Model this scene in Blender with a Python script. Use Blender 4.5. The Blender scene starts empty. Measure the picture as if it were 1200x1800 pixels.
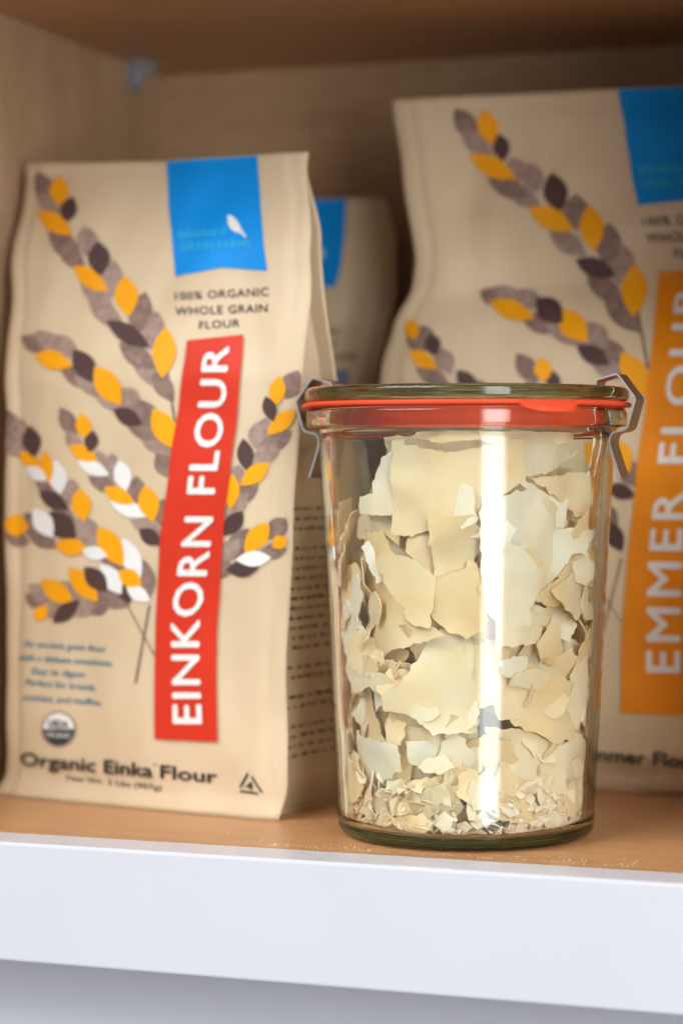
import bpy, bmesh, math, random
from mathutils import Vector, Matrix, noise
from mathutils.geometry import delaunay_2d_cdt

sc = bpy.context.scene
COL = sc.collection
MM = 0.001

# ------------------------------------------------------------------ camera
CAM = Vector((215.5, -722.6, 121.0))          # millimetres
YAW, PITCH = math.radians(19.7), math.atan(85 / 4050)
FPX = 4050.0                                   # focal length in photo pixels (1200 x 1800)
fh = Vector((-math.sin(YAW), math.cos(YAW), 0))
RT = Vector((math.cos(YAW), math.sin(YAW), 0))
FW = fh * math.cos(PITCH) - Vector((0, 0, math.sin(PITCH)))
UP = RT.cross(FW)
cam = bpy.data.cameras.new('camera')
cam.sensor_fit = 'VERTICAL'
cam.sensor_height = 22.2222
cam.sensor_width = 14.8148
cam.lens = 50.0
cam.clip_start, cam.clip_end = 0.01, 50
cam.dof.use_dof = True
cam.dof.focus_distance = 0.718
cam.dof.aperture_fstop = 3.4
cam.dof.aperture_blades = 7
camo = bpy.data.objects.new('camera', cam)
COL.objects.link(camo)
camo.matrix_world = Matrix(((RT.x, UP.x, -FW.x, CAM.x * MM), (RT.y, UP.y, -FW.y, CAM.y * MM),
                            (RT.z, UP.z, -FW.z, CAM.z * MM), (0, 0, 0, 1)))
sc.camera = camo

# ------------------------------------------------------------------ world and light
w = bpy.data.worlds.new('World')
sc.world = w
w.use_nodes = True
w.node_tree.nodes['Background'].inputs[0].default_value = (0.90, 0.94, 1.0, 1)
w.node_tree.nodes['Background'].inputs[1].default_value = 0.27

def area(name, loc, target, sx, sy, power, color):
    l = bpy.data.lights.new(name, 'AREA')
    l.shape = 'RECTANGLE'
    l.size, l.size_y, l.energy, l.color = sx, sy, power, color
    o = bpy.data.objects.new(name, l)
    COL.objects.link(o)
    o.location = loc
    d = Vector(target) - Vector(loc)
    o.rotation_euler = d.to_track_quat('-Z', 'Y').to_euler()
    return o
# tall glazed door of the room, to the right behind the camera
WB = math.radians(37)
door = area('window_light', (2.5 * math.sin(WB), -2.5 * math.cos(WB), 0.95), (0, 0, 0.95), 1.05, 3.3, 78, (0.95, 0.98, 1.0))
# lamp strength faded at the sides and streaked, added to soften its reflection
dl = door.data
dl.use_nodes = True
dt = dl.node_tree
em_ = dt.nodes['Emission']
ge = dt.nodes.new('ShaderNodeNewGeometry')
sx_ = dt.nodes.new('ShaderNodeSeparateXYZ')
dt.links.new(ge.outputs['Parametric'], sx_.inputs[0])
def dmath(op, a, b):
    n = dt.nodes.new('ShaderNodeMath'); n.operation = op
    for k, v in enumerate((a, b)):
        if isinstance(v, (int, float)): n.inputs[k].default_value = v
        else: dt.links.new(v, n.inputs[k])
    return n.outputs[0]
def dstep(v, a, b):
    n = dt.nodes.new('ShaderNodeMapRange'); n.interpolation_type = 'SMOOTHSTEP'
    n.inputs['From Min'].default_value, n.inputs['From Max'].default_value = a, b
    dt.links.new(v, n.inputs['Value'])
    return n.outputs[0]
side_ = dmath('MULTIPLY', dstep(sx_.outputs[0], 0.0, 0.34), dstep(dmath('SUBTRACT', 1.0, sx_.outputs[0]), 0.0, 0.22))
nzd = dt.nodes.new('ShaderNodeTexNoise'); nzd.inputs['Scale'].default_value = 9; nzd.inputs['Detail'].default_value = 3
mpd = dt.nodes.new('ShaderNodeMapping'); mpd.inputs['Scale'].default_value = (1, 0.15, 1)
dt.links.new(ge.outputs['Parametric'], mpd.inputs[0]); dt.links.new(mpd.outputs[0], nzd.inputs['Vector'])
lamp_streaks = dmath('ADD', dmath('MULTIPLY', nzd.outputs['Fac'], 0.9), 0.55)
dt.links.new(dmath('MULTIPLY', side_, lamp_streaks), em_.inputs['Strength'])
# added soft fill lamp high to the left, standing in for room bounce
area('left_fill_light', (-1.0, -1.65, 1.85), (0, 0, 0.1), 1.8, 1.3, 52, (0.96, 0.985, 1.0))

sc.render.engine = 'CYCLES'
cy = sc.cycles
cy.use_denoising = True
cy.use_adaptive_sampling = True
cy.adaptive_threshold = 0.04
try:
    cy.denoiser = 'OPENIMAGEDENOISE'
except Exception:
    pass
cy.max_bounces = 16
cy.diffuse_bounces = 5
cy.glossy_bounces = 8
cy.transmission_bounces = 14
cy.transparent_max_bounces = 16
cy.caustics_refractive = True
cy.caustics_reflective = True
cy.blur_glossy = 0.0
cy.sample_clamp_indirect = 0
vs = sc.view_settings
vs.view_transform, vs.look, vs.exposure, vs.gamma = 'Standard', 'None', 0.25, 1.0
vs.use_curve_mapping = False

# ------------------------------------------------------------------ helpers
random.seed(7)

def ray(x, y):
    return (FW * FPX + RT * (x - 600) - UP * (y - 900)).normalized()

def n3(x, y, z=0.0):
    return noise.noise(Vector((x, y, z)))

def interp(z, tab):
    if z <= tab[0][0]:
        return tab[0][1]
    for (a, va), (b, vb) in zip(tab, tab[1:]):
        if z <= b:
            t = (z - a) / (b - a)
            t2 = t * t * (3 - 2 * t) * 0.5 + t * 0.5
            return va + (vb - va) * t2
    return tab[-1][1]

def mesh_obj(name, verts, faces, mats, parent=None, smooth=True, midx=None):
    me = bpy.data.meshes.new(name)
    me.from_pydata([(v[0] * MM, v[1] * MM, v[2] * MM) for v in verts], [], faces)
    for m in (mats if isinstance(mats, (list, tuple)) else [mats]):
        me.materials.append(m)
    if midx:
        me.polygons.foreach_set('material_index', midx)
    if smooth:
        me.polygons.foreach_set('use_smooth', [True] * len(me.polygons))
    me.update()
    o = bpy.data.objects.new(name, me)
    COL.objects.link(o)
    if parent:
        o.parent = parent
    return o

def tag(o, label=None, cat=None, group=None, kind=None):
    if label: o['label'] = label
    if cat: o['category'] = cat
    if group: o['group'] = group
    if kind: o['kind'] = kind
    return o

def empty(name, loc, rz=0.0):
    o = bpy.data.objects.new(name, None)
    o.empty_display_size = 0.02
    COL.objects.link(o)
    o.location = [c * MM for c in loc]
    o.rotation_euler = (0, 0, rz)
    return o

def box(name, x0, x1, y0, y1, z0, z1, mat, bev=0.0, parent=None, seg=3):
    bm = bmesh.new()
    bmesh.ops.create_cube(bm, size=1)
    for v in bm.verts:
        v.co = Vector(((x0 + x1) / 2 + v.co.x * (x1 - x0), (y0 + y1) / 2 + v.co.y * (y1 - y0),
                       (z0 + z1) / 2 + v.co.z * (z1 - z0))) * MM
    if bev:
        bmesh.ops.bevel(bm, geom=bm.edges[:], offset=bev * MM, segments=seg, affect='EDGES', profile=0.5)
    me = bpy.data.meshes.new(name)
    bm.to_mesh(me); bm.free()
    me.materials.append(mat)
    o = bpy.data.objects.new(name, me)
    COL.objects.link(o)
    if parent: o.parent = parent
    return o

# ------------------------------------------------------------------ materials
class NT:
    def __init__(s, name):
        s.m = bpy.data.materials.new(name)
        s.m.use_nodes = True
        s.t = s.m.node_tree
        s.b = s.t.nodes['Principled BSDF']
        s.out = s.t.nodes['Material Output']
    def n(s, kind, **kw):
        nd = s.t.nodes.new(kind)
        for k, v in kw.items():
            setattr(nd, k, v)
        return nd
    def l(s, a, b):
        s.t.links.new(a, b)

def noise_col(nt, c1, c2, scale, detail=4, coord='Object', stretch=None, lo=0.35, hi=0.65):
    tc = nt.n('ShaderNodeTexCoord')
    src = tc.outputs[coord]
    if stretch:
        mp = nt.n('ShaderNodeMapping')
        mp.inputs['Scale'].default_value = stretch
        nt.l(src, mp.inputs[0]); src = mp.outputs[0]
    nz = nt.n('ShaderNodeTexNoise')
    nz.inputs['Scale'].default_value = scale
    nz.inputs['Detail'].default_value = detail
    nt.l(src, nz.inputs['Vector'])
    cr = nt.n('ShaderNodeValToRGB')
    cr.color_ramp.elements[0].position, cr.color_ramp.elements[1].position = lo, hi
    cr.color_ramp.elements[0].color = (*c1, 1)
    cr.color_ramp.elements[1].color = (*c2, 1)
    nt.l(nz.outputs['Fac'], cr.inputs[0])
    return cr.outputs[0], nz.outputs['Fac'], src

def bump(nt, fac, strength, dist):
    b = nt.n('ShaderNodeBump')
    b.inputs['Strength'].default_value = strength
    b.inputs['Distance'].default_value = dist
    nt.l(fac, b.inputs['Height'])
    nt.l(b.outputs[0], nt.b.inputs['Normal'])

def wood(name, c1, c2, rough=0.42, stretch=(6, 60, 60)):
    nt = NT(name)
    c, f, src = noise_col(nt, c1, c2, 2.2, 6, stretch=stretch, lo=0.25, hi=0.75)
    nz = nt.n('ShaderNodeTexNoise'); nz.inputs['Scale'].default_value = 9; nz.inputs['Detail'].default_value = 5
    mp = nt.n('ShaderNodeMapping'); mp.inputs['Scale'].default_value = (stretch[0] * 2, stretch[1] * 3, stretch[2] * 3)
    tc = nt.n('ShaderNodeTexCoord'); nt.l(tc.outputs['Object'], mp.inputs[0]); nt.l(mp.outputs[0], nz.inputs['Vector'])
    mx = nt.n('ShaderNodeMix', data_type='RGBA', blend_type='MULTIPLY')
    mx.inputs['Factor'].default_value = 0.35
    cr = nt.n('ShaderNodeValToRGB')
    cr.color_ramp.elements[0].position = 0.35; cr.color_ramp.elements[0].color = (0.50, 0.42, 0.34, 1)
    cr.color_ramp.elements[1].position = 0.6; cr.color_ramp.elements[1].color = (1, 1, 1, 1)
    nt.l(nz.outputs['Fac'], cr.inputs[0])
    nt.l(c, mx.inputs['A']); nt.l(cr.outputs[0], mx.inputs['B'])
    nt.l(mx.outputs['Result'], nt.b.inputs['Base Color'])
    nt.b.inputs['Roughness'].default_value = rough
    nt.b.inputs['Specular IOR Level'].default_value = 0.4
    bump(nt, nz.outputs['Fac'], 0.12, 0.0004)
    return nt.m

def paint(name, c, rough=0.35, var=0.02):
    nt = NT(name)
    d = tuple(max(0, k - var) for k in c)
    col, f, _ = noise_col(nt, d, c, 14, 5)
    nt.l(col, nt.b.inputs['Base Color'])
    nt.b.inputs['Roughness'].default_value = rough
    tc = nt.n('ShaderNodeTexCoord')
    nz = nt.n('ShaderNodeTexNoise'); nz.inputs['Scale'].default_value = 260; nz.inputs['Detail'].default_value = 2
    nt.l(tc.outputs['Object'], nz.inputs['Vector'])
    bump(nt, nz.outputs['Fac'], 0.06, 0.0004)
    return nt.m

def film(name, c1, c2, rough=0.5):
    nt = NT(name)
    col, f, _ = noise_col(nt, c1, c2, 22, 5)
    nt.l(col, nt.b.inputs['Base Color'])
    nt.b.inputs['Roughness'].default_value = rough
    nt.b.inputs['Specular IOR Level'].default_value = 0.35
    tc = nt.n('ShaderNodeTexCoord')
    nz = nt.n('ShaderNodeTexNoise', noise_type='RIDGED_MULTIFRACTAL'); nz.inputs['Scale'].default_value = 20; nz.inputs['Detail'].default_value = 5
    nz.inputs['Distortion'].default_value = 0.6
    nt.l(tc.outputs['Object'], nz.inputs['Vector'])
    bump(nt, nz.outputs['Fac'], 0.30, 0.0012)
    return nt.m

def ink(name, c, rough=0.5, mottled=None):
    nt = NT(name)
    col, f, _ = noise_col(nt, mottled or tuple(k * 0.93 for k in c), c, 320 if mottled else 40, 3, lo=0.4, hi=0.6)
    nt.l(col, nt.b.inputs['Base Color'])
    nt.b.inputs['Roughness'].default_value = rough
    nt.b.inputs['Specular IOR Level'].default_value = 0.2
    return nt.m

M = {}
M['shelf_wood'] = wood('shelf_wood', (0.50, 0.245, 0.10), (0.61, 0.32, 0.145), 0.36)
M['panel_wood'] = wood('panel_wood', (0.52, 0.335, 0.185), (0.60, 0.405, 0.24), 0.5, (40, 40, 5))
M['back_wood'] = wood('back_wood', (0.44, 0.27, 0.14), (0.53, 0.345, 0.195), 0.5, (5, 40, 40))
M['paint'] = paint('white_paint', (0.635, 0.625, 0.66))
M['bag'] = film('bag_film', (0.59, 0.45, 0.285), (0.665, 0.52, 0.345))
M['blue'] = ink('blue_ink', (0.0, 0.26, 0.72))
M['cyan'] = ink('cyan_ink', (0.05, 0.47, 0.70))
M['red'] = ink('red_ink', (0.61, 0.036, 0.014))
M['orange_label'] = ink('orange_label_ink', (0.80, 0.25, 0.004))
M['orange'] = ink('orange_ink', (0.88, 0.36, 0.006))
M['taupe'] = ink('taupe_ink', (0.27, 0.175, 0.14), mottled=(0.20, 0.125, 0.10))
M['pale'] = ink('pale_taupe_ink', (0.37, 0.26, 0.21), mottled=(0.29, 0.195, 0.155))
M['dark'] = ink('dark_brown_ink', (0.085, 0.045, 0.042))
M['white'] = ink('white_ink', (0.78, 0.76, 0.72))
M['black'] = ink('black_ink', (0.035, 0.03, 0.028))
M['teal'] = ink('teal_ink', (0.03, 0.20, 0.32))
M['navy'] = ink('seal_green_ink', (0.03, 0.05, 0.055))
M['greyblue'] = ink('grey_blue_ink', (0.22, 0.27, 0.38))
M['rubber'] = ink('red_rubber', (0.86, 0.085, 0.03), 0.45)

def steel(name, c1, c2, rough):
    nt = NT(name)
    col, f, _ = noise_col(nt, c1, c2, 60, 3)
    nt.l(col, nt.b.inputs['Base Color'])
    nt.b.inputs['Metallic'].default_value = 1
    nt.b.inputs['Roughness'].default_value = rough
    return nt.m
M['steel'] = steel('clip_steel', (0.40, 0.27, 0.20), (0.50, 0.35, 0.27), 0.30)  # brown of the reflected wood is put into the steel colour
M['steel_edge'] = steel('clip_cut_edge', (0.74, 0.71, 0.68), (0.84, 0.81, 0.78), 0.35)

def glass(name, tint, absorb, dens):
    nt = NT(name)
    nt.t.nodes.remove(nt.b)
    g = nt.n('ShaderNodeBsdfGlass')
    g.inputs['Color'].default_value = (*tint, 1)
    g.inputs['Roughness'].default_value = 0.015
    g.inputs['IOR'].default_value = 1.48
    tc = nt.n('ShaderNodeTexCoord')
    nz = nt.n('ShaderNodeTexNoise'); nz.inputs['Scale'].default_value = 30; nz.inputs['Detail'].default_value = 2
    nt.l(tc.outputs['Object'], nz.inputs['Vector'])
    b = nt.n('ShaderNodeBump'); b.inputs['Strength'].default_value = 0.16; b.inputs['Distance'].default_value = 0.0012
    nt.l(nz.outputs['Fac'], b.inputs['Height'])
    # fine drawn streaks down the pressed glass
    mp = nt.n('ShaderNodeMapping'); mp.inputs['Scale'].default_value = (1, 1, 0.03)
    n2 = nt.n('ShaderNodeTexNoise'); n2.inputs['Scale'].default_value = 420; n2.inputs['Detail'].default_value = 2
    nt.l(tc.outputs['Object'], mp.inputs[0]); nt.l(mp.outputs[0], n2.inputs['Vector'])
    b2 = nt.n('ShaderNodeBump'); b2.inputs['Strength'].default_value = 0.10; b2.inputs['Distance'].default_value = 0.0003
    nt.l(n2.outputs['Fac'], b2.inputs['Height']); nt.l(b.outputs[0], b2.inputs['Normal'])
    nt.l(b2.outputs[0], g.inputs['Normal'])
    nt.l(g.outputs[0], nt.out.inputs['Surface'])
    if dens:
        a = nt.n('ShaderNodeVolumeAbsorption')
        a.inputs['Color'].default_value = (*absorb, 1)
        a.inputs['Density'].default_value = dens
        nt.l(a.outputs[0], nt.out.inputs['Volume'])
    return nt.m
M['glass'] = glass('jar_glass', (0.995, 1.0, 0.997), (0.40, 0.76, 0.36), 21)

def plastic_clear():
    nt = NT('clear_plastic')
    nt.b.inputs['Base Color'].default_value = (0.75, 0.78, 0.82, 1)
    nt.b.inputs['Roughness'].default_value = 0.25
    nt.b.inputs['Transmission Weight'].default_value = 0.55
    col, f, _ = noise_col(nt, (0.50, 0.53, 0.58), (0.60, 0.63, 0.68), 90, 2)
    nt.l(col, nt.b.inputs['Base Color'])
    return nt.m
M['clear'] = plastic_clear()

def flake_mat():
    nt = NT('dried_starter')
    oi = nt.n('ShaderNodeObjectInfo')
    tc = nt.n('ShaderNodeTexCoord')
    cr = nt.n('ShaderNodeValToRGB')
    e = cr.color_ramp.elements
    e[0].position, e[0].color = 0.0, (0.94, 0.73, 0.46, 1)
    e[1].position, e[1].color = 1.0, (0.95, 0.90, 0.80, 1)
    k = e.new(0.4); k.color = (0.96, 0.79, 0.54, 1)
    k = e.new(0.7); k.color = (0.96, 0.84, 0.65, 1)
    nt.l(oi.outputs['Random'], cr.inputs[0])
    nz = nt.n('ShaderNodeTexNoise'); nz.inputs['Scale'].default_value = 48; nz.inputs['Detail'].default_value = 5
    nt.l(tc.outputs['Object'], nz.inputs['Vector'])
    c2 = nt.n('ShaderNodeValToRGB')
    c2.color_ramp.elements[0].position, c2.color_ramp.elements[0].color = 0.33, (0.94, 0.86, 0.68, 1)
    c2.color_ramp.elements[1].position, c2.color_ramp.elements[1].color = 0.62, (1.0, 1.0, 1.0, 1)
    nt.l(nz.outputs['Fac'], c2.inputs[0])
    mx = nt.n('ShaderNodeMix', data_type='RGBA', blend_type='MULTIPLY'); mx.inputs['Factor'].default_value = 1
    nt.l(cr.outputs[0], mx.inputs['A']); nt.l(c2.outputs[0], mx.inputs['B'])
    d = nt.b
    nt.l(mx.outputs['Result'], d.inputs['Base Color'])
    d.inputs['Roughness'].default_value = 0.55
    d.inputs['Specular IOR Level'].default_value = 0.3
    bump(nt, nz.outputs['Fac'], 0.25, 0.0008)
    tr = nt.n('ShaderNodeBsdfTranslucent')
    nt.l(mx.outputs['Result'], tr.inputs['Color'])
    ms = nt.n('ShaderNodeMixShader'); ms.inputs[0].default_value = 0.22
    nt.l(d.outputs[0], ms.inputs[1]); nt.l(tr.outputs[0], ms.inputs[2])
    nt.l(ms.outputs[0], nt.out.inputs['Surface'])
    return nt.m
M['flake'] = flake_mat()

# ------------------------------------------------------------------ cabinet (setting)
XL, XR, YB, ZC = -198, 142, 205, 290.5
S = lambda o: tag(o, kind='structure')
S(box('shelf', XL - 18, XR + 18, -52, YB, -18, 0, M['shelf_wood']))
S(box('upper_shelf', XL - 18, XR + 18, -52, YB, ZC, ZC + 18, M['shelf_wood']))
S(box('cabinet_side', XL - 18, XL, -52, YB, -300, ZC - 0.2, M['panel_wood']))
S(box('cabinet_side', XR, XR + 18, -52, YB, -300, ZC - 0.2, M['panel_wood']))
S(box('cabinet_back', XL - 18, XR + 18, YB + 0.2, YB + 8, -300, ZC + 20, M['back_wood']))
S(box('shelf_rail', XL - 60, XR + 60, -70.3, -52.2, -37.6, 0.6, M['paint'], 1.1))
S(box('upper_rail', XL - 60, XR + 60, -70.3, -52.2, ZC + 4, ZC + 42, M['paint'], 1.1))
S(box('cabinet_stile', XL - 60, XL - 8, -70.2, -52.3, 0.8, ZC + 3.8, M['paint'], 1.0))
S(box('cabinet_stile', XR - 2, XR + 60, -70.2, -52.3, 0.8, ZC + 3.8, M['paint'], 1.0))
S(box('lower_panel', XL, XR, -40, -32, -300, -18.2, M['paint']))

# clear plastic shelf support in the far corner
sup = empty('shelf_support', (XL + 8.4, YB - 36, ZC - 13.1))
sup.scale = (0.6, 0.6, 0.6)
tag(sup, 'small clear plastic shelf support in the back corner under the upper shelf', 'shelf support')
bm = bmesh.new()
def add_box(bm, x0, x1, y0, y1, z0, z1):
    r = bmesh.ops.create_cube(bm, size=1)
    for v in r['verts']:
        v.co = Vector(((x0 + x1) / 2 + v.co.x * (x1 - x0), (y0 + y1) / 2 + v.co.y * (y1 - y0), (z0 + z1) / 2 + v.co.z * (z1 - z0))) * MM
def bm_obj(name, bm, mat, parent, bev=0.6):
    if bev:
        bmesh.ops.bevel(bm, geom=bm.edges[:], offset=bev * MM, segments=2, affect='EDGES')
    me = bpy.data.meshes.new(name); bm.to_mesh(me); bm.free(); me.materials.append(mat)
    o = bpy.data.objects.new(name, me); COL.objects.link(o); o.parent = parent
    return o
add_box(bm, -13.8, -11, -9, 9, 2, 21.5)
bm_obj('wall_plate', bm, M['clear'], sup)
bm = bmesh.new(); add_box(bm, -10.9, 6, -9, 9, 18.6, 21.6)
bm_obj('shelf_plate', bm, M['clear'], sup)
bm = bmesh.new()
vs_ = [bm.verts.new(Vector(p) * MM) for p in [(-10.9, -2, 3), (-10.9, -2, 18.5), (5, -2, 18.5), (-10.9, 2, 3), (-10.9, 2, 18.5), (5, 2, 18.5)]]
for f in [(0, 2, 1), (3, 4, 5), (0, 1, 4, 3), (1, 2, 5, 4), (2, 0, 3, 5)]:
    bm.faces.new([vs_[i] for i in f])
bm_obj('gusset', bm, M['clear'], sup, 0.4)

# ------------------------------------------------------------------ flour bags
class Bag:
    """Quad-seal flour bag. Local frame: x along the front, y to the back, z up (mm)."""
    def __init__(s, name, label, org, yaw, left, right, top, front, depth, bulge, seed, fin=6.5, creases=()):
        s.root = empty(name, (*org, 0), yaw)
        tag(s.root, label, 'flour bag', 'flour bags on the shelf')
        s.org, s.yaw = Vector((*org, 0)), yaw
        s.ux = Vector((math.cos(yaw), math.sin(yaw), 0)); s.uy = Vector((-math.sin(yaw), math.cos(yaw), 0))
        s.left, s.right, s.top, s.front = left, right, top, front
        s.depth, s.bulge, s.seed, s.fin, s.creases = depth, bulge, seed, fin, creases
        s.H = max(t[1] for t in top)
    def yf(s, x, z):
        xl, xr = interp(z, s.left), interp(z, s.right)
        c, h = (xl + xr) / 2, (xr - xl) / 2
        u = (x - c) / h
        lim = 1 - s.fin / h
        y = -interp(z, s.front)
        a = min(1.0, abs(u) / lim)
        k = interp(z, s.bulge)
        y -= k * (1 - a ** 2.4)
        env = min(1, max(0, (1 - a) * 4)) * min(1, z / 12) * min(1, max(0, (s.H - z) / 14))
        wr = 1.9 * n3(x / 34, z / 46, s.seed) + 0.75 * n3(x / 15, z / 22, s.seed + 5)
        # long soft creases running up the film
        wr += 0.8 * abs(n3(x / 20 + z / 160, z / 95, s.seed + 9))
        y += wr * (0.25 + 0.75 * env)
        for (cx, cz, ang, ln, amp, wd) in s.creases:
            dx, dz = x - cx, z - cz
            al = dx * math.cos(ang) + dz * math.sin(ang); ac = -dx * math.sin(ang) + dz * math.cos(ang)
            y += amp * math.exp(-(al / ln) ** 2) * math.exp(-(ac / wd) ** 2)
        y += 0.9 * math.exp(-((abs(u) - lim) * h / 1.6) ** 2)
        if abs(u) > lim:                       # flat sealed fin, folded slightly
            e = (abs(u) - lim) * h
            y += 0.3 * e + 0.5 * n3(0, z / 25, s.seed + (1 if u > 0 else 2)) * e * 0.5
        if z < 7:                              # sealed skirt at the foot
            y -= 0.34 * (7 - z)
        if z > s.H - 8:
            y += 0.35
        return y
    def ztop(s, x):
        return interp(x, s.top)
    def px(s, x, y):
        d = ray(x, y); rel = CAM - s.org
        yy = -interp(100, s.front)
        for _ in range(14):
            t = (yy - rel.dot(s.uy)) / d.dot(s.uy)
            p = rel + d * t
            lx, lz = p.dot(s.ux), p.z
            yy = 0.5 * yy + 0.5 * s.yf(lx, max(0, min(s.H, lz)))
        return lx, lz
    def at(s, x, z, off):
        e = 1.5
        x = max(interp(z, s.left) + 0.3, min(interp(z, s.right) - 0.3, x))
        y = s.yf(x, z)
        nx = (s.yf(x + e, z) - s.yf(x - e, z)) / (2 * e); nz = (s.yf(x, z + e) - s.yf(x, z - e)) / (2 * e)
        n = Vector((nx, -1, nz)).normalized()
        return Vector((x, y, z)) + n * off
    def build(s):
        NX, NZ = 96, 120
        # front and back panels with thickness
        def panel(name, fn, flip):
            V, F = [], []
            for th in (0, 1):
                for j in range(NZ + 1):
                    for i in range(NX + 1):
                        V.append(fn(i / NX, j / NZ, th))
            n = (NX + 1) * (NZ + 1)
            for j in range(NZ):
                for i in range(NX):
                    a = j * (NX + 1) + i
                    q = (a, a + 1, a + NX + 2, a + NX + 1)
                    F.append(q if not flip else q[::-1])
                    q2 = tuple(k + n for k in q)
                    F.append(q2[::-1] if not flip else q2)
            loop = [i for i in range(NX + 1)] + [j * (NX + 1) + NX for j in range(1, NZ + 1)] + \
                   [NZ * (NX + 1) + i for i in range(NX - 1, -1, -1)] + [j * (NX + 1) for j in range(NZ - 1, 0, -1)]
            for a, b in zip(loop, loop[1:] + loop[:1]):
                q = (a, a + n, b + n, b)
                F.append(q if not flip else q[::-1])
            return mesh_obj(name, V, F, M['bag'], s.root)
        def zrow(t):
            return t
        def front(u, t, th):
            z0 = t * s.H
            xl, xr = interp(z0, s.left), interp(z0, s.right)
            x = xl + (xr - xl) * u
            z = 0.15 + t * (s.ztop(x) - 0.15)
            return (x, s.yf(x, z) + th * 0.45, z)
        panel('front_panel', front, False)
        def yb(x, z):
            xl, xr = interp(z, s.left), interp(z, s.right)
            u = (x - (xl + xr) / 2) / ((xr - xl) / 2)
            d = interp(z, [(a, b + s.depth) for a, b in [(0, 0)]]) if False else s.back(z)
            return d + interp(z, s.bulge) * (1 - min(1, abs(u)) ** 2.4) * 0.8 + 1.0 * n3(x / 30, z / 40, s.seed + 20)
        def back(u, t, th):
            z0 = t * s.H
            xl, xr = interp(z0, s.left), interp(z0, s.right)
            x = xl + (xr - xl) * u
            z = 0.15 + t * (s.ztop(x) - 0.15)
            return (x, max(yb(x, z), s.yf(x, z) + 0.5) + th * 0.45, z)
        panel('back_panel', back, False)
        # gusseted side panels
        s.side_fn = {}
        for sg in (-1, 1):
            NS, V, F = 18, [], []
            def side(q, t, sg=sg):
                z0 = t * s.H
                xe = interp(z0, s.right if sg > 0 else s.left) - sg * s.fin
                z0 = t * s.ztop(xe) * 0.992
                a = Vector((xe, s.yf(xe, z0) + 0.3, z0)); b = Vector((xe, max(yb(xe, z0), a.y + 0.3), z0))
                dep = b.y - a.y
                p = a.lerp(b, q)
                g = interp(t, [(0, 1.5), (0.45, 3.0), (0.8, 13.0), (1, 22.0)]) * min(1, dep / 8 + 0.15)
                bell = interp(t, [(0, 0.0), (0.3, 2.5), (0.6, 1.0), (1, 0)])
                p.x -= sg * (g * (1 - abs(2 * q - 1)) ** 1.3 - bell * math.sin(math.pi * q))
                p.x += (1.1 * n3(p.y / 18, z0 / 26, s.seed + 30 + sg)) * math.sin(math.pi * q)
                return p
            s.side_fn[sg] = side
            for j in range(NZ + 1):
                for i in range(NS + 1):
                    V.append(side(i / NS, j / NZ))
            for j in range(NZ):
                for i in range(NS):
                    a = j * (NS + 1) + i
                    q = (a, a + 1, a + NS + 2, a + NS + 1)
                    F.append(q if sg > 0 else q[::-1])
            mesh_obj('side_panel', V, F, M['bag'], s.root)
        # base
        V, F = [], []
        K = 16
        for i in range(K + 1):
            x = interp(0, s.left) + s.fin + (interp(0, s.right) - interp(0, s.left) - 2 * s.fin) * i / K
            V += [(x, s.yf(x, 3) + 1, 3), (x, yb(x, 3), 3)]
        for i in range(K):
            F.append((2 * i, 2 * i + 1, 2 * i + 3, 2 * i + 2))
        mesh_obj('base_panel', V, F, M['bag'], s.root, smooth=False)
    def back(s, z):
        return interp(z, s.backtab)
    # ---- print laid on the front film
    def strip(s, name, Lp, Rp, mat, rows=40, cols=10, off=0.25, bottom=None, parent=None):
        """panel between two pixel polylines running from top to bottom"""
        def samp(P, t):
            y = P[0][1] + (P[-1][1] - P[0][1]) * t
            return (interp(y, [(b, a) for a, b in P]), y)
        V, F = [], []
        for j in range(rows + 1):
            l, r = samp(Lp, j / rows), samp(Rp, j / rows)
            for i in range(cols + 1):
                u = i / cols
                x, y = l[0] + (r[0] - l[0]) * u, l[1] + (r[1] - l[1]) * u
                if bottom:
                    y -= bottom * (1 - abs(2 * u - 1)) * (j / rows) ** 6
                lx, lz = s.px(x, y)
                V.append(s.at(lx, min(lz, s.ztop(lx) - 0.4), off))
        for j in range(rows):
            for i in range(cols):
                a = j * (cols + 1) + i
                F.append((a, a + cols + 1, a + cols + 2, a + 1))
        return mesh_obj(name, V, F, mat, parent or s.root)
    def grains(s, name, items, tr, extra_stems=()):
        """printed ear: each item (x1,y1,x2,y2,width,colour) in tr-space"""
        V, F, MI = [], [], []
        mats = [M[k] for k in ('orange', 'taupe', 'dark', 'white', 'pale')]
        cm = {'o': 0, 't': 1, 'd': 2, 'w': 3, 'p': 4}
        order = sorted(items, key=lambda it: {'t': 0, 'p': 1, 'd': 2, 'w': 3, 'o': 4}[it[5]])
        k = 0
        for (x1, y1, x2, y2, wd, c) in order:
            a, b = Vector(tr(x1, y1)), Vector(tr(x2, y2))
            ax = b - a; L = ax.length; ax.normalize(); nr = Vector((-ax.y, ax.x))
            a -= ax * L * 0.06; L *= 1.12
            hw = wd * tr.k / 2 * (1.3 if c in 'tp' else 1.12)
            n = 8
            base = len(V)
            off = 0.34 + 0.02 * (k % 9) + {'t': 0, 'p': 0.0, 'd': 0.18, 'w': 0.2, 'o': 0.2}[c]
            k += 1
            for i in range(n + 1):
                t = i / n
                wv = hw * (math.sin(math.pi * t ** 0.95)) ** 0.92 if 0 < t < 1 else 0
                for sgn in (-1, 0, 1):
                    p = a + ax * L * t + nr * wv * sgn
                    lx, lz = s.px(p.x, p.y)
                    V.append(s.at(lx, lz, off))
            for i in range(n):
                q = base + 3 * i
                F += [(q, q + 1, q + 4, q + 3), (q + 1, q + 2, q + 5, q + 4)]; MI += [cm[c]] * 2
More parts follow.
